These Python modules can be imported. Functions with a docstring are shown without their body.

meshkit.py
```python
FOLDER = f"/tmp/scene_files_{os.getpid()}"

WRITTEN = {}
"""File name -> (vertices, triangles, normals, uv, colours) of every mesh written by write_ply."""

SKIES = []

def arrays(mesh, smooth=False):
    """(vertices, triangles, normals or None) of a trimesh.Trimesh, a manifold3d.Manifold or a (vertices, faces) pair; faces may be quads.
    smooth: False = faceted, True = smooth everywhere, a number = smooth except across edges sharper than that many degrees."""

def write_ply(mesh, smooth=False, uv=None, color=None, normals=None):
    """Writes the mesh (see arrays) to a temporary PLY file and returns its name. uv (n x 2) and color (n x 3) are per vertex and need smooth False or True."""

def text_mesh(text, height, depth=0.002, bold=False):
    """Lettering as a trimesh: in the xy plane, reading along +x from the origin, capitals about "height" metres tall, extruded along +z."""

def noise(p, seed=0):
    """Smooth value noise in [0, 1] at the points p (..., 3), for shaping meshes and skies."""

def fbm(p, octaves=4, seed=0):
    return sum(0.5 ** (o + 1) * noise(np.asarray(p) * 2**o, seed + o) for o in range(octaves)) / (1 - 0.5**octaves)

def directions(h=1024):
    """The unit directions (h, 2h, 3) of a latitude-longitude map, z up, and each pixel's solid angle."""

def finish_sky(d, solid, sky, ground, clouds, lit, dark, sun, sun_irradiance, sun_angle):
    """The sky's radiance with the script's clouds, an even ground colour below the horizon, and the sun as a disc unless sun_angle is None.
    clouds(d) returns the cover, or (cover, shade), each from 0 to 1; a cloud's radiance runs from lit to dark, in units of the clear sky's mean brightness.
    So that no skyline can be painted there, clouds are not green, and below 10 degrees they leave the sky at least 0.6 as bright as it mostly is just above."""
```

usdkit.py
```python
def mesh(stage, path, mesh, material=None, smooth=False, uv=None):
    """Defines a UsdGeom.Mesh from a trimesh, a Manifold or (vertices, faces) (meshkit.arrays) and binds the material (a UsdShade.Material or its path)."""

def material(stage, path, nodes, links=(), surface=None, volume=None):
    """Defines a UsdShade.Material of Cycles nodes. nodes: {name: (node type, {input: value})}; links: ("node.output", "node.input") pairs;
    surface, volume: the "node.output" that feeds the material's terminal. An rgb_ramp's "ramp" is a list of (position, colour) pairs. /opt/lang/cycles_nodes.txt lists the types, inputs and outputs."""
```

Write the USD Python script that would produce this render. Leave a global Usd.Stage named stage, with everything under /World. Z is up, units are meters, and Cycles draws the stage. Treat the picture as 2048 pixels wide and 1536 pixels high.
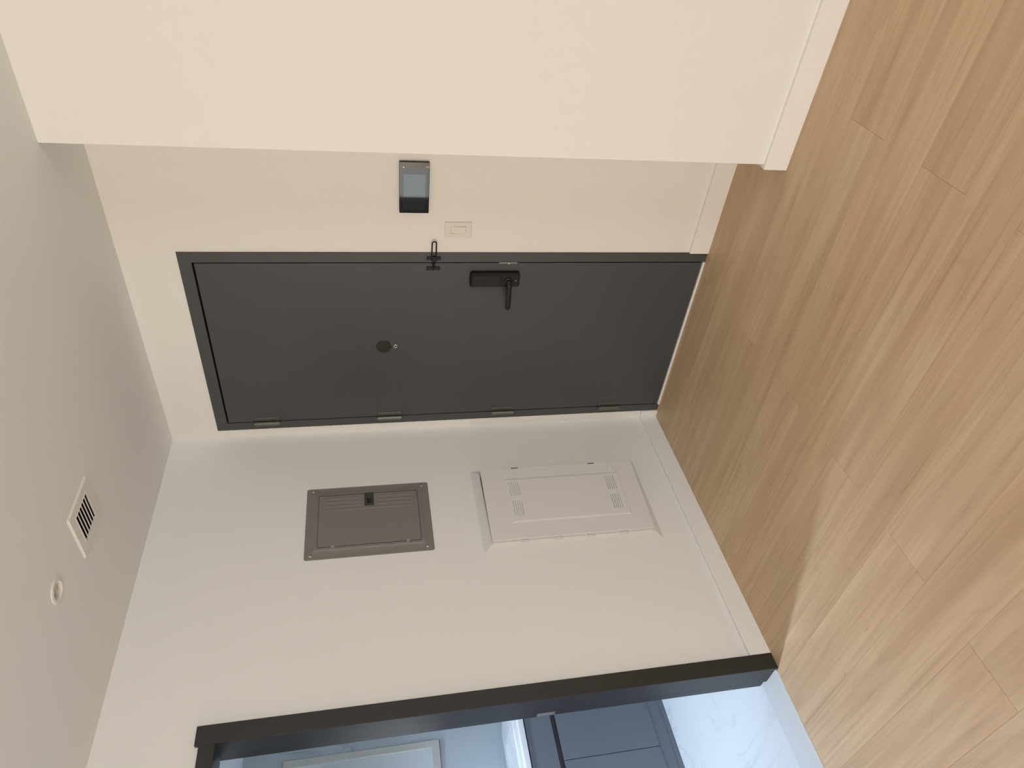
import math, random
import numpy as np, trimesh, manifold3d as m3d
import usdkit, meshkit
from pxr import Usd, UsdGeom, UsdLux, UsdShade, Gf, Sdf, Vt

stage = Usd.Stage.CreateInMemory()
UsdGeom.SetStageUpAxis(stage, UsdGeom.Tokens.z)
UsdGeom.SetStageMetersPerUnit(stage, 1.0)
UsdGeom.Xform.Define(stage, '/World')
rng = random.Random(7)

# ------------------------------------------------------------------ camera (a phone held sideways: the picture's left is up)
CAM = np.array([2.6406, -2.7143, 1.6218])
yaw, pitch, roll = math.radians(45) - 0.0718, math.radians(-12) + 0.0062, -0.0381
fw = np.array([-math.sin(yaw) * math.cos(pitch), math.cos(yaw) * math.cos(pitch), math.sin(pitch)])
rt = np.array([math.cos(yaw), math.sin(yaw), 0.0])
upv = np.cross(rt, fw)
rt, upv = math.cos(roll) * rt + math.sin(roll) * upv, -math.sin(roll) * rt + math.cos(roll) * upv
cam = UsdGeom.Camera.Define(stage, '/World/camera')
mtx = Gf.Matrix4d(*[float(v) for v in (*(-upv), 0, *rt, 0, *(-fw), 0, *CAM, 1)])
UsdGeom.Xformable(cam).AddTransformOp().Set(mtx)
cam.CreateFocalLengthAttr(24.0)
cam.CreateHorizontalApertureAttr(24.0 * 2048 / 1377.94)
cam.CreateVerticalApertureAttr(24.0 * 1536 / 1377.94)
cam.CreateClippingRangeAttr(Gf.Vec2f(0.02, 100))
cam.CreateExposureAttr(-0.14)

# ------------------------------------------------------------------ sky and large lights
usdkit.material(stage, '/World/Looks/sky', {"s": ("sky_texture", {"sky_type": "multiple_scattering", "sun_disc": False, "sun_elevation": 0.7}),
                "b": ("background_shader", {"strength": 0.12})}, [("s.color", "b.color")], surface="b.background")
dome = UsdLux.DomeLight.Define(stage, '/World/sky')
dome.CreateIntensityAttr(0.3); dome.CreateColorAttr(Gf.Vec3f(0.85, 0.92, 1.0))

H = 2.6137                                        # ceiling height


def rect_light(name, loc, w, h, rot, color, intensity):
    l = UsdLux.RectLight.Define(stage, '/World/' + name)
    l.CreateWidthAttr(w); l.CreateHeightAttr(h)
    l.CreateColorAttr(Gf.Vec3f(*color)); l.CreateIntensityAttr(intensity)
    x = UsdGeom.Xformable(l); x.AddTranslateOp().Set(Gf.Vec3d(*loc)); x.AddRotateXYZOp().Set(Gf.Vec3f(*rot))
    return l


# daylight at the two living room windows behind the camera (a RectLight shines along its local -z)
rect_light('daylight', (-0.44, -8.96, 1.40), 5.3, 1.9, (90, 0, 0), (1.0, 0.887, 0.727), 9.2)
rect_light('daylight_001', (7.16, -4.10, 1.30), 4.2, 1.9, (90, 0, 90), (0.933, 0.977, 1.0), 7.7)
LAMP_W = dict(color=(1.0, 0.80, 0.56), intensity=8.0)      # living room downlights
LAMP_B = dict(color=(0.648, 0.792, 1.0), intensity=2900.0)     # bathroom downlight

# ------------------------------------------------------------------ materials
L = '/World/Looks/'


def pbr(name, col, rough=0.5, metal=0.0, bump=None, **kw):
    nodes = {"p": ("principled_bsdf", {"base_color": col, "roughness": rough, "metallic": metal, **kw})}
    links = []
    if bump:
        nodes["g"] = ("geometry", {}); nodes["n"] = ("noise_texture", {"scale": bump[0], "detail": 3.0})
        nodes["b"] = ("bump", {"strength": bump[1], "distance": bump[2]})
        links += [("g.position", "n.vector"), ("n.fac", "b.height"), ("b.normal", "p.normal")]
    return usdkit.material(stage, L + name, nodes, links, surface="p.BSDF")


M = {}
M['wall'] = pbr('wall_paint', (0.865, 0.845, 0.81), 0.7, bump=(160.0, 0.12, 0.002))
M['ceiling'] = pbr('ceiling_paint', (0.85, 0.86, 0.86), 0.8, bump=(120.0, 0.1, 0.002))
M['trim'] = pbr('trim_white', (0.89, 0.87, 0.84), 0.4)
M['door'] = pbr('charcoal_steel', (0.063, 0.065, 0.070), 0.42, bump=(500.0, 0.06, 0.0006))
M['frame'] = pbr('charcoal_frame', (0.066, 0.067, 0.070), 0.42, bump=(500.0, 0.06, 0.0006))
M['casing'] = pbr('charcoal_casing', (0.028, 0.027, 0.0265), 0.38, bump=(300.0, 0.05, 0.0006))
M['hinge'] = pbr('hinge_metal', (0.16, 0.16, 0.14), 0.35, 0.6)
M['steel'] = pbr('bright_steel', (0.72, 0.70, 0.66), 0.3, 1.0)
M['black'] = pbr('matt_black', (0.007, 0.007, 0.007), 0.42, specular_ior_level=0.35)
M['black2'] = pbr('satin_black', (0.008, 0.008, 0.008), 0.36, specular_ior_level=0.4)
M['dark'] = pbr('dark_void', (0.012, 0.011, 0.010), 0.9)
M['bronze'] = pbr('dark_bronze', (0.020, 0.014, 0.011), 0.4)
M['bronze_gloss'] = pbr('bronze_gloss', (0.055, 0.042, 0.032), 0.25)
M['panel'] = pbr('grey_enamel', (0.225, 0.205, 0.192), 0.45, bump=(700.0, 0.05, 0.0005))
M['panel_light'] = pbr('pale_grey_enamel', (0.34, 0.32, 0.30), 0.4)
M['latch'] = pbr('dark_plastic', (0.055, 0.055, 0.050), 0.4)
M['plastic'] = pbr('white_plastic', (0.76, 0.73, 0.71), 0.4)
M['plate'] = pbr('switch_plastic', (0.78, 0.74, 0.68), 0.35)
M['glass_black'] = pbr('black_glass', (0.008, 0.008, 0.009), 0.04, specular_ior_level=0.30, specular_tint=(0.82, 0.90, 1.0))
M['screen'] = pbr('screen_glass', (0.006, 0.008, 0.010), 0.03, ior=1.46, specular_tint=(0.70, 0.86, 1.0))
M['led'] = pbr('white_dot', (0.75, 0.75, 0.75), 0.4)
M['vent'] = pbr('vent_white', (0.80, 0.78, 0.74), 0.45)
M['cabinet'] = pbr('vanity_grey', (0.140, 0.156, 0.178), 0.45)
M['groove'] = pbr('groove_grey', (0.045, 0.046, 0.048), 0.6)
M['quartz'] = pbr('white_quartz', (0.82, 0.83, 0.84), 0.2)
M['mirror'] = pbr('mirror_silver', (0.90, 0.93, 0.93), 0.02, 1.0)
M['mirror_frame'] = pbr('brushed_frame', (0.62, 0.60, 0.54), 0.35, 0.4)
M['subfloor'] = pbr('subfloor', (0.10, 0.07, 0.045), 0.8)
M['glass'] = usdkit.material(stage, L + 'window_glass', {"t": ("transparent_bsdf", {}), "g": ("glossy_bsdf", {"roughness": 0.0}), "f": ("fresnel", {"IOR": 1.45}),
                             "m": ("mix_closure", {})}, [("f.fac", "m.fac"), ("t.BSDF", "m.closure1"), ("g.BSDF", "m.closure2")], surface="m.closure")


def emitter(name, col, s):
    return usdkit.material(stage, L + name, {"e": ("emission", {"color": col, "strength": s})}, [], surface="e.emission")


def wood(name, gain, hue):
    g = lambda c: tuple(min(1, 1.32 * a * gain * h) for a, h in zip(c, hue))
    return usdkit.material(stage, L + name, {
        "geo": ("geometry", {}), "oi": ("object_info", {}),
        "rv": ("vector_math", {"math_type": "scale", "vector1": (37.0, 91.0, 13.0)}),
        "off": ("vector_math", {"math_type": "add"}),
        "m1": ("mapping", {"scale": (0.75, 12.0, 1.0)}), "n1": ("noise_texture", {"scale": 1.0, "detail": 3.0, "roughness": 0.5, "distortion": 0.9}),
        "m2": ("mapping", {"scale": (2.0, 95.0, 1.0)}), "n2": ("noise_texture", {"scale": 1.0, "detail": 4.0, "roughness": 0.6, "distortion": 0.25}),
        "m3": ("mapping", {"scale": (0.8, 6.5, 1.0)}), "n3": ("noise_texture", {"scale": 1.0, "detail": 1.0, "roughness": 0.4, "distortion": 0.3}),
        "k3": ("math", {"math_type": "multiply", "value2": 11.0}), "f3": ("math", {"math_type": "pingpong", "value2": 0.5}),
        "r3": ("rgb_ramp", {"ramp": [(0.0, (0.85, 0.84, 0.83)), (0.10, (0.98, 0.98, 0.98)), (0.5, (1, 1, 1))]}),
        "r1": ("rgb_ramp", {"ramp": [(0.25, g((0.425, 0.298, 0.182))), (0.46, g((0.475, 0.338, 0.212))), (0.62, g((0.530, 0.390, 0.250))), (0.8, g((0.560, 0.420, 0.275)))]}),
        "r2": ("rgb_ramp", {"ramp": [(0.28, (0.855, 0.84, 0.825)), (0.46, (0.98, 0.98, 0.98)), (0.7, (1.03, 1.03, 1.04))]}),
        "m4": ("mapping", {"scale": (5.5, 70.0, 1.0)}), "n4": ("noise_texture", {"scale": 1.0, "detail": 2.0}),
        "r4": ("rgb_ramp", {"ramp": [(0.0, (0.45, 0.38, 0.32)), (0.19, (0.50, 0.42, 0.36)), (0.225, (1, 1, 1)), (1.0, (1, 1, 1))]}),
        "x1": ("mix_color", {"blend_type": "multiply", "fac": 1.0}), "x2": ("mix_color", {"blend_type": "multiply", "fac": 0.42}),
        "x3": ("mix_color", {"blend_type": "multiply", "fac": 0.8}),
        "bp": ("bump", {"strength": 0.10, "distance": 0.0015}),
        "p": ("principled_bsdf", {"roughness": 0.46, "specular_ior_level": 0.35})},
        [("oi.random", "rv.scale"), ("geo.position", "off.vector1"), ("rv.vector", "off.vector2"),
         ("off.vector", "m1.vector"), ("m1.vector", "n1.vector"), ("off.vector", "m2.vector"), ("m2.vector", "n2.vector"),
         ("off.vector", "m3.vector"), ("m3.vector", "n3.vector"), ("n3.fac", "k3.value1"), ("k3.value", "f3.value1"), ("f3.value", "r3.fac"),
         ("off.vector", "m4.vector"), ("m4.vector", "n4.vector"), ("n4.fac", "r4.fac"),
         ("n1.fac", "r1.fac"), ("n2.fac", "r2.fac"), ("r1.color", "x1.a"), ("r2.color", "x1.b"), ("x1.result", "x2.a"), ("r3.color", "x2.b"),
         ("x2.result", "x3.a"), ("r4.color", "x3.b"),
         ("x3.result", "p.base_color"), ("n2.fac", "bp.height"), ("bp.normal", "p.normal")], surface="p.BSDF")


WOOD = [wood('oak_a', 1.0, (1, 1, 1)), wood('oak_b', 0.98, (1.01, 0.99, 0.975)), wood('oak_c', 1.035, (0.995, 1.0, 1.0)), wood('oak_d', 0.985, (1.0, 1.0, 0.98))]


def marble(name, base, vein, rough, amount):
    return usdkit.material(stage, L + name, {
        "geo": ("geometry", {}), "m": ("mapping", {"rotation": (0.5, 0.35, 0.6), "scale": (1.0, 2.2, 1.0)}),
        "n": ("noise_texture", {"scale": 1.1, "detail": 6.0, "roughness": 0.55, "distortion": 0.8}),
        "s": ("math", {"math_type": "subtract", "value2": 0.5}), "a": ("math", {"math_type": "absolute"}),
        "r": ("rgb_ramp", {"ramp": [(0.0, vein), (0.004, tuple(0.5 * (v + b) for v, b in zip(vein, base))), (0.02, base), (1.0, base)]}),
        "n2": ("noise_texture", {"scale": 2.0, "detail": 2.0}), "r2": ("rgb_ramp", {"ramp": [(0.45, (0, 0, 0)), (0.62, (1, 1, 1))]}),
        "x": ("mix_color", {"a": base}), "k": ("math", {"math_type": "multiply", "value2": amount}),
        "p": ("principled_bsdf", {"roughness": rough})},
        [("geo.position", "m.vector"), ("m.vector", "n.vector"), ("n.fac", "s.value1"), ("s.value", "a.value1"), ("a.value", "r.fac"),
         ("geo.position", "n2.vector"), ("n2.fac", "r2.fac"), ("r2.color", "k.value1"), ("k.value", "x.fac"), ("r.color", "x.b"), ("x.result", "p.base_color")], surface="p.BSDF")


M['marble_floor'] = marble('marble_floor', (0.76, 0.78, 0.79), (0.52, 0.52, 0.52), 0.35, 0.45)
M['marble_wall'] = marble('marble_wall', (0.50, 0.55, 0.59), (0.28, 0.28, 0.29), 0.3, 1.0)
M['saddle'] = pbr('grey_marble', (0.70, 0.71, 0.70), 0.35)

# ------------------------------------------------------------------ mesh helpers
used = {}


def numbered(path):
    n = used.get(path, 0); used[path] = n + 1
    return path if n == 0 else f'{path}_{n:03d}'


def data(prim, **kw):
    for k, v in kw.items():
        if v: prim.SetCustomDataByKey(k, v)
    return prim


def obj(name, mesh, mat, parent=None, smooth=30, label=None, cat=None, group=None, kind=None):
    path = numbered((str(parent.GetPath()) if parent else '/World') + '/' + name)
    if isinstance(mesh, list): mesh = cat_(mesh)
    p = usdkit.mesh(stage, path, mesh, M[mat] if isinstance(mat, str) else mat, smooth=smooth).GetPrim()
    return data(p, label=label, category=cat, group=group, kind=kind)


def thing(name, loc, label=None, cat=None, group=None, kind=None):
    x = UsdGeom.Xform.Define(stage, numbered('/World/' + name))
    x.AddTranslateOp().Set(Gf.Vec3d(*loc))
    return data(x.GetPrim(), label=label, category=cat, group=group, kind=kind)


def tm(x):
    if isinstance(x, m3d.Manifold):
        m = x.to_mesh(); return trimesh.Trimesh(np.array(m.vert_properties[:, :3]), np.array(m.tri_verts), process=False)
    return x


def cat_(ms): return trimesh.util.concatenate([tm(m) for m in ms])


def mf(x):
    if isinstance(x, m3d.Manifold): return x
    x = x.copy(); x.merge_vertices()
    return m3d.Manifold(m3d.Mesh(np.asarray(x.vertices, np.float32), np.asarray(x.faces, np.uint32)))


def hull(pts): return m3d.Manifold.hull_points(np.asarray(pts, float))


def box(a0, a1, b0, b1, c0, c1, e=0.0):
    """A box with chamfered edges."""
    P = []
    for x0, x1, y0, y1, z0, z1 in ((a0, a1, b0 + e, b1 - e, c0 + e, c1 - e), (a0 + e, a1 - e, b0, b1, c0 + e, c1 - e), (a0 + e, a1 - e, b0 + e, b1 - e, c0, c1)):
        P += [(x, y, z) for x in (x0, x1) for y in (y0, y1) for z in (z0, z1)]
        if not e: break
    return hull(P)


def rr(a0, a1, b0, b1, r, n=6):
    """Outline of a rounded rectangle."""
    out = []
    for cx, cy, s in ((a1 - r, b1 - r, 0), (a0 + r, b1 - r, 90), (a0 + r, b0 + r, 180), (a1 - r, b0 + r, 270)):
        for k in range(n + 1):
            t = math.radians(s + 90 * k / n); out.append((cx + r * math.cos(t), cy + r * math.sin(t)))
    return out


def rbox(a0, a1, b0, b1, r, c0, c1, e=0.0, taper=None):
    """A rounded rectangle from c0 to c1, its front edge chamfered by e (taper = (inset, depth) for a sloping front edge)."""
    i, d = taper or (e, e)
    P = [(x, y, c0) for x, y in rr(a0, a1, b0, b1, r)]
    P += [(x, y, c1 - d) for x, y in rr(a0, a1, b0, b1, r)]
    if i: P += [(x, y, c1) for x, y in rr(a0 + i, a1 - i, b0 + i, b1 - i, max(r - i, 0.0005))]
    return hull(P)


def cyl(p, q, r, n=24, r2=None):
    p, q = np.array(p, float), np.array(q, float); d = q - p; L_ = np.linalg.norm(d); d /= L_
    a = np.cross(d, (0, 0, 1) if abs(d[2]) < 0.9 else (1, 0, 0)); a /= np.linalg.norm(a); b = np.cross(d, a)
    r2 = r if r2 is None else r2
    T = [2 * math.pi * k / n for k in range(n)]
    return hull([p + r * (math.cos(t) * a + math.sin(t) * b) for t in T] + [q + r2 * (math.cos(t) * a + math.sin(t) * b) for t in T])


def ball(c, r, s=(1, 1, 1)):
    m = trimesh.creation.icosphere(subdivisions=2, radius=r); m.apply_scale(s); m.apply_translation(c); return mf(m)


def tube(pts, r, n=10):
    """A round bar along a polyline: hulls of balls joined into one solid."""
    parts = [m3d.Manifold.batch_hull([ball(p, r), ball(q, r)]) for p, q in zip(pts[:-1], pts[1:])]
    return m3d.Manifold.batch_boolean(parts, m3d.OpType.Add) if len(parts) > 1 else parts[0]


def lathe(prof, n=40, c=(0, 0, 0)):
    """Revolves (radius, height) points about z."""
    m = trimesh.creation.revolve(np.array(prof, float), sections=n); m.apply_translation(c); return m


def to_back(m):       # local (right, up, out) on a wall facing -y
    m = tm(m).copy(); v = m.vertices; m.vertices = np.stack([v[:, 0], -v[:, 2], v[:, 1]], 1); return m


def to_left(m):       # local (right = +y, up, out = +x) on a wall facing +x
    m = tm(m).copy(); v = m.vertices; m.vertices = np.stack([v[:, 2], v[:, 0], v[:, 1]], 1); return m


def to_ceil(m):       # local (x, -y, down)
    m = tm(m).copy(); v = m.vertices; m.vertices = np.stack([v[:, 0], -v[:, 1], -v[:, 2]], 1); return m


S = 'structure'
# ------------------------------------------------------------------ the room's shell
XE, D = 1.6754, 0.3569                            # near wall: its free end and how far it stands before the door wall
X1, Y0, YB = 7.0, -8.8, -2.75                     # right wall, far wall, end of the bathroom block
X0 = -4.0
OY0, OY1, OZ = -2.330, -1.553, 2.203              # bathroom doorway

# oak planks, joints running parallel to the door wall in half bond
floor = thing('floor', (0, 0, 0), 'pale oak plank floor running through hall and living room', kind=S)
obj('subfloor', box(X0, X1, Y0, 0.06, -0.12, -0.0145), 'subfloor', floor, smooth=False)
PW, PL, YS = 0.1955, 1.95, -0.610
edges = [YS + PW * k for k in range(4, -48, -1)]
far = []                                                  # the planks beyond what the photograph shows
for k, (yt, yb) in enumerate(zip(edges[:-1], edges[1:])):
    yt, yb = min(yt, 0.02), max(yb, Y0)
    if yt - yb < 0.02: continue
    x = (0.0 if (4 - k) % 2 == 0 else 0.975) - 4 * PL
    lo = 0.0 if yt > YB else X0
    while x < X1:
        a, b = max(x, lo), min(x + PL, X1)
        if b - a > 0.02:
            g, h = 0.0002, rng.uniform(-0.00012, 0.00012)
            pk, wd = box(a + g, b - g, yb + g, yt - g, -0.014, h, 0.0005), WOOD[rng.choice([0, 0, 1, 2, 3])]
            if yt > -3.6 and a < 4.0 and b > 0: obj('plank', pk, wd, floor, smooth=False)
            else: far.append(pk)
        x += PL
obj('distant_planks', far, WOOD[0], floor, smooth=False, kind='stuff')

# door wall with the hole for the entry door
FX0, FX1, FZ = 0.0542, 1.0842, 2.3885
wb = box(-0.16, 1.80, 0, 0.16, -0.1, H + 0.02) - box(FX0 + 0.010, FX1 - 0.010, -0.1, 0.3, -0.2, FZ - 0.010)
obj('wall_back', wb, 'wall', smooth=False, label='cream painted wall around the charcoal entry door', kind=S)
# near wall: a block standing proud of the door wall
obj('wall_right', box(XE, X1 + 0.1, -D, 0.16, -0.1, H + 0.02, 0.0015), 'wall', smooth=False, label='cream painted wall projecting forward right of the entry', kind=S)
# partition with the bathroom doorway and the niche of the low-voltage box
wl = box(-0.155, 0, YB, 0.001, -0.1, H + 0.02) - box(-0.3, 0.1, OY0 - 0.018, OY1 + 0.018, -0.2, OZ + 0.018) - box(-0.09, 0.1, -0.797, -0.389, 0.293, 1.0895)
obj('wall_left', wl, 'wall', smooth=False, label='cream painted wall carrying the two panels and the bathroom doorway', kind=S)
obj('wall_far_left', box(X0, 0, YB - 0.1, YB, -0.1, H + 0.02), 'wall', smooth=False, label='living room wall backing the bathroom', kind=S)
obj('wall_side_left', box(X0 - 0.1, X0, Y0, YB, -0.1, H + 0.02), 'wall', smooth=False, label='left side wall of the living room', kind=S)
wr = box(X1, X1 + 0.1, Y0, 0, -0.1, H + 0.02) - box(X1 - 1, X1 + 1, -6.22, -1.98, 0.30, 2.30)
obj('wall_side_right', wr, 'wall', smooth=False, label='right side wall of the hall and living room with a window', kind=S)
wf = box(X0 - 0.1, X1 + 0.1, Y0 - 0.14, Y0, -0.1, H + 0.02) - box(-3.10, 2.22, Y0 - 1, Y0 + 1, 0.40, 2.40)
obj('wall_front', wf, 'wall', smooth=False, label='living room wall with a window behind the camera', kind=S)
for k, (loc, w, hh, turn) in enumerate((((-0.44, Y0 - 0.07, 0.40), 5.32, 2.0, 0), ((X1 + 0.05, -4.10, 0.30), 4.24, 2.0, 90))):
    t = thing(f'window_{k + 1}', loc, 'wide white framed living room window', kind=S)
    if turn: UsdGeom.Xformable(t).AddRotateZOp().Set(float(turn))
    fr = box(-w / 2, w / 2, -0.04, 0.04, 0, hh) - box(-w / 2 + 0.05, w / 2 - 0.05, -1, 1, 0.05, hh - 0.05)
    obj('window_frame', fr, 'trim', t, smooth=False)
    obj('mullion', box(-0.025, 0.025, -0.03, 0.03, 0.05, hh - 0.05), 'trim', t, smooth=False)
    for s in (-1, 1):
        obj('pane', box(min(s * 0.025, s * (w / 2 - 0.05)), max(s * 0.025, s * (w / 2 - 0.05)), -0.003, 0.003, 0.05, hh - 0.05), 'glass', t, smooth=False)

VX, VY, FXC, FYC = 0.595, -0.972, 0.600, -1.272   # ceiling vent and ceiling fixture
ce = box(X0 - 0.1, X1 + 0.1, Y0 - 0.1, 0.16, H, H + 0.25) - box(-2.2, -0.13, YB + 0.05, -0.3, H - 1, H + 0.02)
ce = ce - box(VX - 0.078, VX + 0.078, VY - 0.074, VY + 0.074, H - 0.1, H + 0.12) - cyl((FXC, FYC, H - 0.1), (FXC, FYC, H + 0.06), 0.031, 40)
LAMPS = [(0.9, -4.0), (3.1, -4.0), (0.9, -5.9), (3.1, -5.9)]
for x, y in LAMPS: ce = ce - cyl((x, y, H - 0.1), (x, y, H + 0.06), 0.062, 32)
obj('ceiling', ce, 'ceiling', smooth=False, label='flat white painted ceiling of hall and living room', kind=S)

# baseboards
hb, bt = 0.0962, 0.0148
obj('baseboard_left', to_left(box(OY1 + 0.069, -0.0, 0, hb, 0, bt, 0.0012)), 'trim', smooth=False, label='white baseboard under the two wall panels', kind=S)
obj('baseboard_back', box(FX1 + 0.0005, XE, -bt, 0, 0, hb, 0.0012), 'trim', smooth=False, label='white baseboard right of the entry door', kind=S)
obj('baseboard_corner', box(bt, FX0 - 0.0005, -bt, 0, 0, hb, 0.0012), 'trim', smooth=False, label='short white baseboard in the corner left of the entry door', kind=S)
br = hull([(x, y, z) for z in (0, hb - 0.0015) for x, y in ((XE - bt, -D - bt), (X1, -D - bt), (X1, -D), (XE - bt, -D))] +
          [(x, y, hb) for x, y in ((XE - bt + 0.0015, -D - bt + 0.0015), (X1, -D - bt + 0.0015), (X1, -D), (XE - bt + 0.0015, -D))])
br = br + box(XE - bt, XE, -D - bt, 0.0 - bt, 0, hb, 0.0012)
obj('baseboard_right', br, 'trim', smooth=False, label='white baseboard wrapping the end of the projecting wall', kind=S)

# ------------------------------------------------------------------ entry door
d1 = thing('door_1', (0, 0, 0), 'charcoal steel entry door in a charcoal frame', kind=S)
LX0, LX1, LZ0, LZ1 = 0.1035, 1.0295, 0.0120, 2.3290
FT = 0.0045                                       # the frame's face stands this proud of the wall


def frame_piece(outline, c0, c1):                 # a mitred face piece
    return hull([(a, b, c) for a, b in outline for c in (c0, c1)])


RX0, RX1, RZ1 = LX0 - 0.003, LX1 + 0.006, LZ1 + 0.008
obj('door_frame', to_back(cat_([
    frame_piece([(FX0, 0), (RX0, 0), (RX0, RZ1), (FX0, FZ)], -0.012, FT), frame_piece([(RX0, 0), (RX0 + 0.016, 0), (RX0 + 0.016, RZ1), (RX0, RZ1)], -0.12, -0.055)])), 'frame', d1, smooth=False)
obj('door_frame', to_back(cat_([
    frame_piece([(FX1, 0), (RX1, 0), (RX1, RZ1), (FX1, FZ)], -0.012, FT), frame_piece([(RX1, 0), (RX1 - 0.016, 0), (RX1 - 0.016, RZ1), (RX1, RZ1)], -0.12, -0.055)])), 'frame', d1, smooth=False)
obj('door_frame', to_back(cat_([
    frame_piece([(FX0, FZ), (RX0, RZ1), (RX1, RZ1), (FX1, FZ)], -0.012, FT), box(RX0, RX1, RZ1 - 0.016, RZ1, -0.12, -0.055)])), 'frame', d1, smooth=False)
obj('frame_reveal', to_back(cat_([box(RX0 - 0.006, RX0, 0, RZ1 + 0.006, -0.12, -0.012), box(RX1, RX1 + 0.006, 0, RZ1 + 0.006, -0.12, -0.012),
                                  box(RX0 - 0.006, RX1 + 0.006, RZ1, RZ1 + 0.006, -0.12, -0.012)])), 'dark', d1, smooth=False)
leaf = obj('door_leaf', to_back(box(LX0, LX1, LZ0, LZ1, -0.047, 0.0025, 0.0012)), 'door', d1, smooth=False)
obj('threshold', box(RX0, RX1, -0.012, 0.12, 0.0, 0.0105, 0.002), 'trim', d1, smooth=False, label='cream threshold strip under the door')
for z in (2.143, 1.526, 0.917, 0.307):            # four butt hinges with their knuckles
    hx, cz_ = 0.0995, 0.0150
    kn = [cyl((hx, z - 0.060, cz_), (hx, z - 0.036, cz_), 0.0095), cyl((hx, z - 0.0345, cz_), (hx, z + 0.060, cz_), 0.0095),
          cyl((hx, z - 0.062, cz_), (hx, z + 0.062, cz_), 0.0065), box(hx - 0.0145, hx - 0.002, z - 0.060, z + 0.060, FT, cz_ + 0.006, 0.0008),
          box(hx + 0.004, hx + 0.030, z - 0.060, z + 0.060, 0.0022, 0.0048, 0.0008)]
    hg = obj('hinge', to_back(cat_(kn)), 'hinge', d1, label='grey steel butt hinge')
    obj('hinge_pin', to_back(cat_([cyl((hx, z + 0.062, cz_), (hx, z + 0.066, cz_), 0.0075, 20, 0.004), cyl((hx, z - 0.066, cz_), (hx, z - 0.062, cz_), 0.004, 20, 0.0075)])), 'hinge', hg)
# peephole cover plate and viewer
obj('viewer_cover', to_back(lathe([(0, 0.0), (0.0365, 0.0), (0.0365, 0.0015), (0.0345, 0.0034), (0.004, 0.0040), (0.003, 0.0030), (0, 0.0030)], 48, (0.565, 1.548, 0.0025))), 'bronze', d1, label='round dark brown cover plate')
vw = obj('peephole', to_back(lathe([(0.0045, 0.0), (0.0095, 0.0), (0.0095, 0.002), (0.0080, 0.0035), (0.0050, 0.0030), (0.0045, 0.0)], 32, (0.566, 1.4925, 0.0025))), 'steel', d1, label='small steel peephole ring')
obj('peephole_lens', to_back(ball((0.566, 1.4925, 0.0018), 0.0047, (1, 1, 0.5))), 'glass_black', vw)
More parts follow.
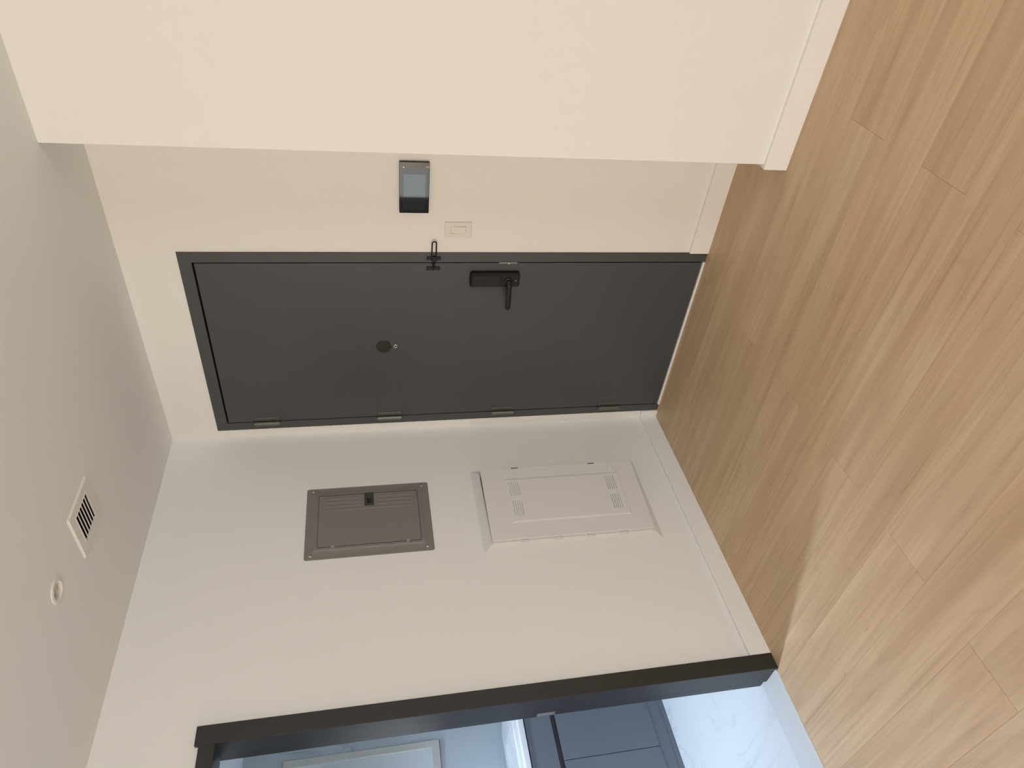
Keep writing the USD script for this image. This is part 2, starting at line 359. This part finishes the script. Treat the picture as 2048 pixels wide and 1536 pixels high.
# keyless lock with its lever
Z = 0.0025
lock = obj('smart_lock', to_back(cat_([rbox(0.9130, 0.9880, 0.919, 1.153, 0.014, Z, Z + 0.029, taper=(0.006, 0.010)), rbox(0.924, 0.979, 0.926, 1.006, 0.010, Z + 0.028, Z + 0.0305, 0.001)])), 'black', d1, label='matt black keyless lock with lever handle')
obj('battery_cover', to_back(rbox(0.9225, 0.9775, 1.013, 1.145, 0.007, Z + 0.028, Z + 0.0335, 0.0015)), 'black2', lock)
obj('rosette', to_back(lathe([(0, 0), (0.0195, 0), (0.0195, 0.006), (0.0165, 0.009), (0.0125, 0.010), (0.0125, 0.022), (0, 0.022)], 36, (0.9510, 0.975, Z + 0.029))), 'black', lock)
lc = Z + 0.029 + 0.026
lev = []
for (a, b, ra, rb_) in (((0.9510, 0.9755, lc - 0.006), (0.938, 0.9750, lc + 0.003), 0.0135, 0.0135), ((0.938, 0.9750, lc + 0.003), (0.822, 0.9700, lc + 0.004), 0.0135, 0.0125)):
    def pad(p, r): return tm(ball(p, r, (1, 1, 0.62)))
    lev.append(hull(np.vstack([pad(a, ra).vertices, pad(b, rb_).vertices])))
obj('lever', to_back(lev[0] + lev[1]), 'black2', lock)
obj('lock_button', to_back(cyl((0.9530, 0.9395, Z + 0.030), (0.9530, 0.9395, Z + 0.0320), 0.0022, 16)), 'led', lock, label='tiny light status dot')
obj('latch_plate', to_back(cat_([box(LX1 - 0.0005, LX1 + 0.0022, 0.935, 1.021, -0.030, 0.0040, 0.0006), box(LX1 - 0.006, LX1 + 0.001, 0.970, 0.977, 0.001, 0.0045, 0.0006)])), 'steel', d1, smooth=False, label='bright steel latch edge')
# swing bar guard: loop bar on the frame, ball stud on the door
gz = 1.3215
sg = obj('swing_guard', to_back(cat_([rbox(1.0470, 1.0655, gz - 0.0315, gz + 0.0315, 0.004, FT, FT + 0.0045, 0.001), rbox(1.0440, 1.0680, gz - 0.010, gz + 0.010, 0.003, FT, FT + 0.014, 0.002)])), 'black', d1, label='black swing bar door guard')
gc = FT + 0.010
arc = [(1.1345 + 0.0095 * math.sin(t), gz + 0.0095 * math.cos(t), gc) for t in np.linspace(0, math.pi, 9)]
obj('guard_loop', to_back(tube([(1.056, gz + 0.0095, gc)] + arc + [(1.056, gz - 0.0095, gc)], 0.0029)), 'black', sg)
st = obj('guard_stud', to_back(cat_([rbox(0.9950, 1.0125, gz - 0.0315, gz + 0.0315, 0.004, Z, Z + 0.0050, 0.001), tube([(1.006, gz, Z + 0.006), (1.024, gz, Z + 0.012)], 0.0040), ball((1.0270, gz, Z + 0.013), 0.0062)])), 'black', d1, label='black stud plate of the door guard')
obj('screw', to_back(cat_([cyl((1.056, gz + s * 0.023, FT + 0.0043), (1.056, gz + s * 0.023, FT + 0.0056), 0.0035, 16) for s in (-1, 1)])), 'black2', sg)

# ------------------------------------------------------------------ bathroom doorway trim
d2 = thing('door_2', (0, 0, 0), 'dark charcoal cased doorway opening into the bathroom', kind=S)
ct, cw = 0.016, 0.0685
obj('casing', to_left(box(OY1, OY1 + cw, 0.001, 2.2722, 0, ct, 0.0012)), 'casing', d2, smooth=False)
obj('casing', to_left(box(OY0 - cw, OY0, 0.001, 2.2580, 0, ct, 0.0012)), 'casing', d2, smooth=False)
obj('head_casing', to_left(box(OY0, OY1, OZ, 2.2580, 0, ct - 0.0005, 0.0012)), 'casing', d2, smooth=False)
JR = 0.016                                        # rabbet depth
for s, y in ((1, OY1), (-1, OY0)):
    j = [box(-0.106, 0.002, min(y + s * 0.004, y + s * 0.018), max(y + s * 0.004, y + s * 0.018), 0.006, OZ + 0.018, 0.0008),
         box(-0.172, -0.104, min(y + s * JR, y + s * 0.019), max(y + s * JR, y + s * 0.0195), 0.006, OZ + 0.018, 0.0005)]
    jb = obj('jamb', cat_(j), 'casing', d2, smooth=False)
    obj('rabbet_seal', box(-0.1125, -0.1055, min(y + s * 0.0065, y + s * 0.016), max(y + s * 0.0065, y + s * 0.016), 0.007, OZ + 0.015), 'dark', jb, smooth=False)
    if s == 1: obj('strike_plate', box(-0.168, -0.143, y + JR - 0.0015, y + JR + 0.0005, 0.935, 1.010, 0.0004), 'steel', jb, smooth=False, label='steel strike plate')
obj('head_jamb', cat_([box(-0.106, 0.002, OY0 - 0.010, OY1 + 0.010, OZ + 0.004, OZ + 0.018, 0.0008), box(-0.172, -0.104, OY0 - 0.010, OY1 + 0.010, OZ + JR - 0.002, OZ + 0.018, 0.0005)]), 'casing', d2, smooth=False)
obj('rabbet_seal', box(-0.1125, -0.1055, OY0 - 0.006, OY1 + 0.006, OZ + 0.0065, OZ + 0.015), 'dark', d2, smooth=False)
obj('trim_1', box(-0.158, 0.0, OY0 - 0.0175, OY1 + 0.0175, -0.013, 0.006, 0.002), 'saddle', smooth=False, label='pale grey marble saddle in the bathroom doorway', kind=S)

# ------------------------------------------------------------------ bathroom
BX, BY1, BY0, BH = -1.86, -0.70, -2.66, 2.445
obj('floor_bathroom', box(BX - 0.1, -0.158, BY0, BY1, -0.1, 0.0), 'marble_floor', smooth=False, label='white veined marble bathroom floor', kind=S)
obj('wall_bathroom_back', box(BX - 0.1, BX, BY0 - 0.07, BY1 + 0.1, -0.1, BH + 0.02), 'marble_wall', smooth=False, label='grey veined marble bathroom wall behind the vanity', kind=S)
obj('wall_bathroom_right', box(BX, -0.155, BY1, BY1 + 0.1, -0.1, BH + 0.02), 'trim', smooth=False, label='white bathroom wall at the vanity end', kind=S)
obj('wall_bathroom_left', box(BX, -0.155, BY0 - 0.07, BY0, -0.1, BH + 0.02), 'marble_wall', smooth=False, label='marble bathroom wall opposite the vanity end', kind=S)
BLX, BLY = -0.88, -1.83
bc = box(BX - 0.1, -0.155, BY0 - 0.07, BY1 + 0.1, BH, BH + 0.15) - cyl((BLX, BLY, BH - 0.1), (BLX, BLY, BH + 0.12), 0.055, 32)
obj('ceiling_bathroom', bc, 'ceiling', smooth=False, label='white lowered bathroom ceiling', kind=S)

VF, VB, VY0, VY1 = -1.310, BX + 0.002, -2.10, -0.76
vt = thing('vanity_cabinet', (VF, -1.31, 0), 'dark grey flat-fronted bathroom vanity seen through the doorway', 'bathroom vanity')
o = lambda m: tm(m).apply_translation((-VF, 1.31, 0))
obj('body', o(cat_([box(VB, VF - 0.022, VY0, VY1, 0.0, 0.845, 0.001), box(VF - 0.024, VF - 0.004, VY0, VY1, 0.0, 0.100, 0.001)])), 'cabinet', vt, smooth=False)
obj('plinth_strip', o(box(VF - 0.006, VF + 0.004, VY0, VY1, 0.0, 0.022, 0.001)), 'cabinet', vt, smooth=False)
obj('top_rail', o(box(VF - 0.024, VF, VY0, VY1, 0.686, 0.838, 0.0012)), 'cabinet', vt, smooth=False)
obj('finger_groove', o(box(VF - 0.0235, VF - 0.018, VY0, VY1, 0.655, 0.690)), 'groove', vt, smooth=False)
for y0, y1 in ((-1.3085, VY1), (VY0, -1.3115)):
    obj('drawer', o(box(VF - 0.024, VF, y0, y1, 0.100, 0.657, 0.0012)), 'cabinet', vt, smooth=False)
top = thing('vanity_countertop', (VF, -1.31, 0.845), 'white vanity countertop with integrated basin on the grey vanity', 'countertop')
o = lambda m: tm(m).apply_translation((-VF, 1.31, -0.845))
slab = rbox(VB, VF + 0.010, VY0 - 0.005, VY1 + 0.005, 0.004, 0.846, 0.876, 0.002)
rim = rbox(VB + 0.075, VF - 0.045, -1.80, -0.905, 0.060, 0.870, 0.900, 0.006) - rbox(VB + 0.15, VF - 0.085, -1.74, -1.04, 0.05, 0.882, 0.95)
obj('slab', o(slab), 'quartz', top)
obj('basin', o(rim), 'quartz', top)
mt = thing('wall_mirror', (BX, -1.50, 1.28), 'large rectangular bathroom mirror in a pale metal frame', 'mirror')
MY0, MY1, MZ0, MZ1 = -2.10, -0.895, 1.285, 2.212
o = lambda m: tm(m).apply_translation((-BX, 1.50, -1.28))
fo = to_left(box(MY0, MY1, MZ0, MZ1, 0.0, 0.030, 0.002) - box(MY0 + 0.052, MY1 - 0.042, MZ0 + 0.048, MZ1 - 0.048, 0.0255, 0.1)); fo.apply_translation((BX, 0, 0))
obj('frame', o(fo), 'mirror_frame', mt, smooth=False)
gl = to_left(box(MY0 + 0.050, MY1 - 0.040, MZ0 + 0.046, MZ1 - 0.046, 0.0250, 0.0285)); gl.apply_translation((BX, 0, 0))
obj('mirror_glass', o(gl), 'mirror', mt, smooth=False)
ed = to_left(box(MY0 - 0.004, MY1 + 0.004, MZ0 - 0.004, MZ1 + 0.004, 0.0, 0.012)); ed.apply_translation((BX, 0, 0))
obj('edge_backing', o(ed), 'casing', mt, smooth=False)


def downlight(name, x, y, z, r, label, em, dp=0.03, group=None):
    t = thing(name, (x, y, z), label, 'ceiling light', group)
    obj('trim_ring', to_ceil(lathe([(r - 0.004, 0.0), (r + 0.012, 0.0), (r + 0.012, 0.002), (r + 0.004, 0.005), (r - 0.003, 0.004), (r - 0.003, -dp), (r - 0.004, -dp), (r - 0.004, 0.0)], 40)), 'vent', t)
    obj('diffuser', to_ceil(cyl((0, 0, -dp - 0.004), (0, 0, -dp), r - 0.001, 32)), em, t)
    return t


EW = emitter('warm_lamp', LAMP_W['color'], LAMP_W['intensity'])
EB = emitter('cool_lamp', LAMP_B['color'], LAMP_B['intensity'])
downlight('bathroom_downlight', BLX, BLY, BH, 0.055, 'cool white recessed downlight in the bathroom ceiling', EB, 0.062)
for k, (x, y) in enumerate(LAMPS):
    downlight('living_downlight', x, y, H, 0.062, ('warm recessed downlight by the bathroom wall end of the living room', 'warm recessed downlight nearest the right side window', 'warm recessed downlight over the far window, left one', 'warm recessed downlight over the far window, right one')[k], EW, 0.03, 'living room downlights')

# ------------------------------------------------------------------ grey breaker panel on the left wall
PY, PZ = -0.601, 1.648
ep = thing('breaker_panel', (0, PY, PZ), 'grey steel electrical breaker panel, upper of the two wall panels', 'electrical panel')
cov = rbox(-0.205, 0.205, -0.2895, 0.2895, 0.010, 0.0005, 0.0045, 0.001) + rbox(-0.172, 0.172, -0.258, 0.258, 0.008, 0.002, 0.0100, taper=(0.012, 0.0055))
cov = cov - rbox(-0.1485, 0.1545, -0.2355, 0.2355, 0.011, 0.0035, 0.05)
obj('cover', to_left(cov), 'panel', ep)
dr = rbox(-0.1445, 0.1505, -0.2315, 0.2315, 0.009, 0.0030, 0.0115, 0.0012)
rib = []
for a in (0.085, 0.108, 0.131):
    rib += [(a, 0.045, 0.205), (a, -0.205, -0.045)]
rib.append((0.062, -0.205, 0.205))
obj('panel_door', to_left(cat_([dr] + [hull([(a + s * 0.0055, b, 0.0113) for s in (-1, 1) for b in (b0, b1)] + [(a + s * 0.0014, b, 0.0128) for s in (-1, 1) for b in (b0 + 0.006, b1 - 0.006)]) for a, b0, b1 in rib])), 'panel', ep)
lt = rbox(0.0745, 0.154, -0.0235, 0.0205, 0.002, 0.0113, 0.0150, 0.001) - box(0.0885, 0.118, -0.013, 0.010, 0.0130, 0.05)
pl = obj('latch', to_left(lt), 'latch', ep, smooth=False, label='dark plastic sliding latch')
obj('latch_slide', to_left(cat_([box(0.091 + 0.007 * k, 0.095 + 0.007 * k, -0.012, 0.009, 0.0130, 0.0147, 0.0005) for k in range(4)])), 'black', pl, smooth=False)
for b in (-0.172, 0.165):
    obj('hinge', to_left(rbox(-0.1520, -0.1405, b - 0.008, b + 0.008, 0.003, 0.0090, 0.0137, 0.001)), 'panel_light', ep)
for a, b in ((-0.186, 0.262), (0.187, 0.260), (0.183, -0.258), (-0.183, -0.258)):
    obj('screw', to_left(lathe([(0, 0.0), (0.0062, 0.0), (0.0062, 0.002), (0.0030, 0.0035), (0, 0.0036)], 20, (a, b, 0.0043))), 'steel', ep, label='steel cover screw')

# ------------------------------------------------------------------ white low-voltage panel, its door standing ajar
WY, WZ = -0.600, 0.692
wp = thing('media_panel', (0, WY, WZ), 'white plastic wiring enclosure with a slotted door slightly ajar, near the baseboard', 'access panel')
FA0, FA1, FB0, FB1 = -0.252, 0.256, -0.442, 0.442
fr = hull([(a, b, 0.0) for a in (FA0, FA1) for b in (FB0, FB1)] + [(a, b, 0.012) for a in (FA0 + 0.040, FA1 - 0.032) for b in (FB0 + 0.034, FB1 - 0.038)])
fr = fr - box(-0.1975, 0.2120, -0.400, 0.3985, -0.05, 0.05)
obj('flange', to_left(fr), 'plastic', wp, smooth=False)
DW, DB0, DB1 = 0.4235, -0.408, 0.4000              # the door in its own frame, hinge at a = 0
dm = rbox(0, DW, DB0, DB1, 0.004, 0.0, 0.0075, 0.0015) + rbox(0.088, 0.352, -0.318, 0.288, 0.004, 0.005, 0.0100, taper=(0.010, 0.0025))
dm = dm - box(0.004, DW - 0.004, DB0 + 0.004, DB1 - 0.004, -0.01, 0.004)
for a0 in (0.128, 0.2435):
    for b1 in (0.268, -0.236):
        for k in range(5):
            dm = dm - box(a0, a0 + 0.085, b1 - 0.0034 - 0.0107 * k, b1 - 0.0107 * k, 0.0046, 0.1)
ang = math.radians(4.0)
R = np.eye(4); R[0, 0] = R[2, 2] = math.cos(ang); R[0, 2] = -math.sin(ang); R[2, 0] = math.sin(ang)


def on_door(m):
    m = tm(m).copy(); m.apply_transform(R); m.apply_translation((-0.1990, 0, 0.0150)); return to_left(m)


dd = obj('slotted_door', on_door(dm), 'plastic', wp, smooth=False)
for b in (0.278, -0.282):
    obj('twist_lock', on_door(lathe([(0, 0), (0.0105, 0), (0.0105, 0.0016), (0.008, 0.0040), (0.0045, 0.0030), (0, 0.0030)], 28, (0.378, b, 0.0073))), 'plastic', dd)
for b in (0.222, -0.186):
    obj('catch', on_door(box(DW - 0.0085, DW - 0.0035, b - 0.018, b + 0.018, 0.004, 0.0079, 0.0003)), 'latch', dd, smooth=False, label='dark catch slot')
obj('embossed_mark', on_door(cat_([box(0.318 + 0.010 * k, 0.326 + 0.010 * k, 0.050 - 0.004 * (k % 2), 0.056 - 0.004 * (k % 2), 0.0095, 0.0108, 0.0004) for k in range(4)])), 'plastic', dd, smooth=False)
for k in range(5):
    b = 0.330 - 0.165 * k
    obj('hinge_tab', to_left(rbox(-0.2160, -0.1960, b - 0.064, b + 0.064, 0.002, 0.009, 0.0205, 0.0025)), 'plastic', wp, smooth=False)

# ------------------------------------------------------------------ video intercom and light switch on the door wall
ic = thing('video_intercom', (1.384, 0, 1.413), 'black glass video intercom screen mounted between entry door and projecting wall', 'intercom')
obj('housing', to_back(rbox(-0.103, 0.117, -0.0615, 0.0600, 0.003, 0.0005, 0.0125, 0.001)), 'black', ic)
obj('front_glass', to_back(rbox(-0.104, 0.118, -0.0622, 0.0608, 0.003, 0.0125, 0.0155, 0.0008)), 'glass_black', ic)
obj('end_bezel', to_back(rbox(0.0920, 0.1178, -0.0620, 0.0606, 0.002, 0.0150, 0.0157, 0.0003)), 'bronze_gloss', ic, label='brownish end strip of the glass')
obj('screen', to_back(box(-0.088, 0.067, -0.0455, 0.0440, 0.0150, 0.0157)), 'screen', ic, smooth=False, label='dark display behind the glass')
obj('camera_dot', to_back(cyl((0.0965, 0.0430, 0.0150), (0.0965, 0.0430, 0.0163), 0.0032, 20)), 'led', ic, label='pale round dot')
obj('maker_mark', to_back(box(0.0985, 0.1010, -0.0580, -0.0450, 0.0150, 0.0162)), 'led', ic, smooth=False, label='small pale marking')
sw = thing('light_switch', (1.197, 0, 1.2185), 'cream rocker light switch below the intercom', 'light switch')
plate = rbox(-0.0365, 0.0365, -0.0590, 0.0590, 0.003, 0.0003, 0.0058, 0.002) - box(-0.0172, 0.0172, -0.0340, 0.0340, 0.0015, 0.05)
obj('wall_plate', to_back(plate), 'plate', sw, smooth=False)
rk = hull([(a, b, c) for a in (-0.0160, 0.0160) for b, c in ((-0.0325, 0.0020), (0.0325, 0.0020), (-0.0325, 0.0085), (0.0, 0.0058), (0.0325, 0.0045))])
obj('rocker', to_back(rk), 'plate', sw, smooth=False)
for b in (-0.048, 0.048):
    obj('screw', to_back(lathe([(0, 0), (0.003, 0), (0.0026, 0.0008), (0, 0.0008)], 16, (0, b, 0.0056))), 'plate', sw)

# ------------------------------------------------------------------ ceiling vent and round ceiling fixture
cv = thing('ceiling_vent', (VX, VY, H), 'square white ceiling vent with dark slots above the breaker panel', 'air vent')
fl = hull([(a, b, 0.0) for a in (-0.103, 0.103) for b in (-0.103, 0.103)] + [(a, b, 0.0065) for a in (-0.097, 0.097) for b in (-0.097, 0.097)]) - box(-0.066, 0.066, -0.0605, 0.0605, -0.1, 0.1)
obj('flange', to_ceil(fl), 'vent', cv, smooth=False)
obj('inner_rim', to_ceil(box(-0.0660, 0.0660, -0.0605, 0.0605, 0.0030, 0.0080) - box(-0.0635, 0.0635, -0.0580, 0.0580, -0.1, 0.1)), 'vent', cv, smooth=False)
obj('duct', to_ceil(box(-0.076, 0.076, -0.072, 0.072, -0.115, -0.001) - box(-0.067, 0.067, -0.062, 0.062, -0.110, 0.1)), 'dark', cv, smooth=False)
for k in range(5):
    b = -0.058 + 0.116 * (k + 1) / 6
    s_ = hull([(a, b + db, c) for a in (-0.0636, 0.0636) for db, c in ((-0.0014, 0.0070), (0.0014, 0.0070), (-0.0014, 0.0040), (0.0014, 0.0040))])
    obj('slat', to_ceil(s_), 'vent', cv, smooth=False)
for s in (-1, 1): obj('screw', to_ceil(lathe([(0, 0), (0.0035, 0), (0.003, 0.001), (0, 0.001)], 16, (0.081 * s, 0.006, 0.0064))), 'vent', cv)
cf = thing('ceiling_fixture', (FXC, FYC, H), 'small round white recessed ceiling fixture left of the vent', 'ceiling fixture')
obj('escutcheon', to_ceil(lathe([(0.0285, -0.004), (0.0285, 0.0022), (0.0315, 0.0042), (0.0385, 0.0042), (0.0425, 0.0020), (0.0430, 0.0), (0.0300, 0.0), (0.0285, -0.004)], 48)), 'vent', cf)
obj('cup', to_ceil(lathe([(0.0300, 0.0), (0.0285, 0.0), (0.0275, -0.010), (0.022, -0.013), (0.0, -0.0135), (0.0, -0.0155), (0.0225, -0.015), (0.0295, -0.011), (0.0300, 0.0)], 48)), 'vent', cf)
obj('cap', to_ceil(lathe([(0, -0.0145), (0.013, -0.0145), (0.013, -0.009), (0.011, -0.0075), (0, -0.007)], 32)), 'vent', cf)
obj('rib', to_ceil(cat_([box(-0.0275, 0.0275, -0.0016, 0.0016, -0.0145, -0.003, 0.0004)])), 'vent', cf, smooth=False)
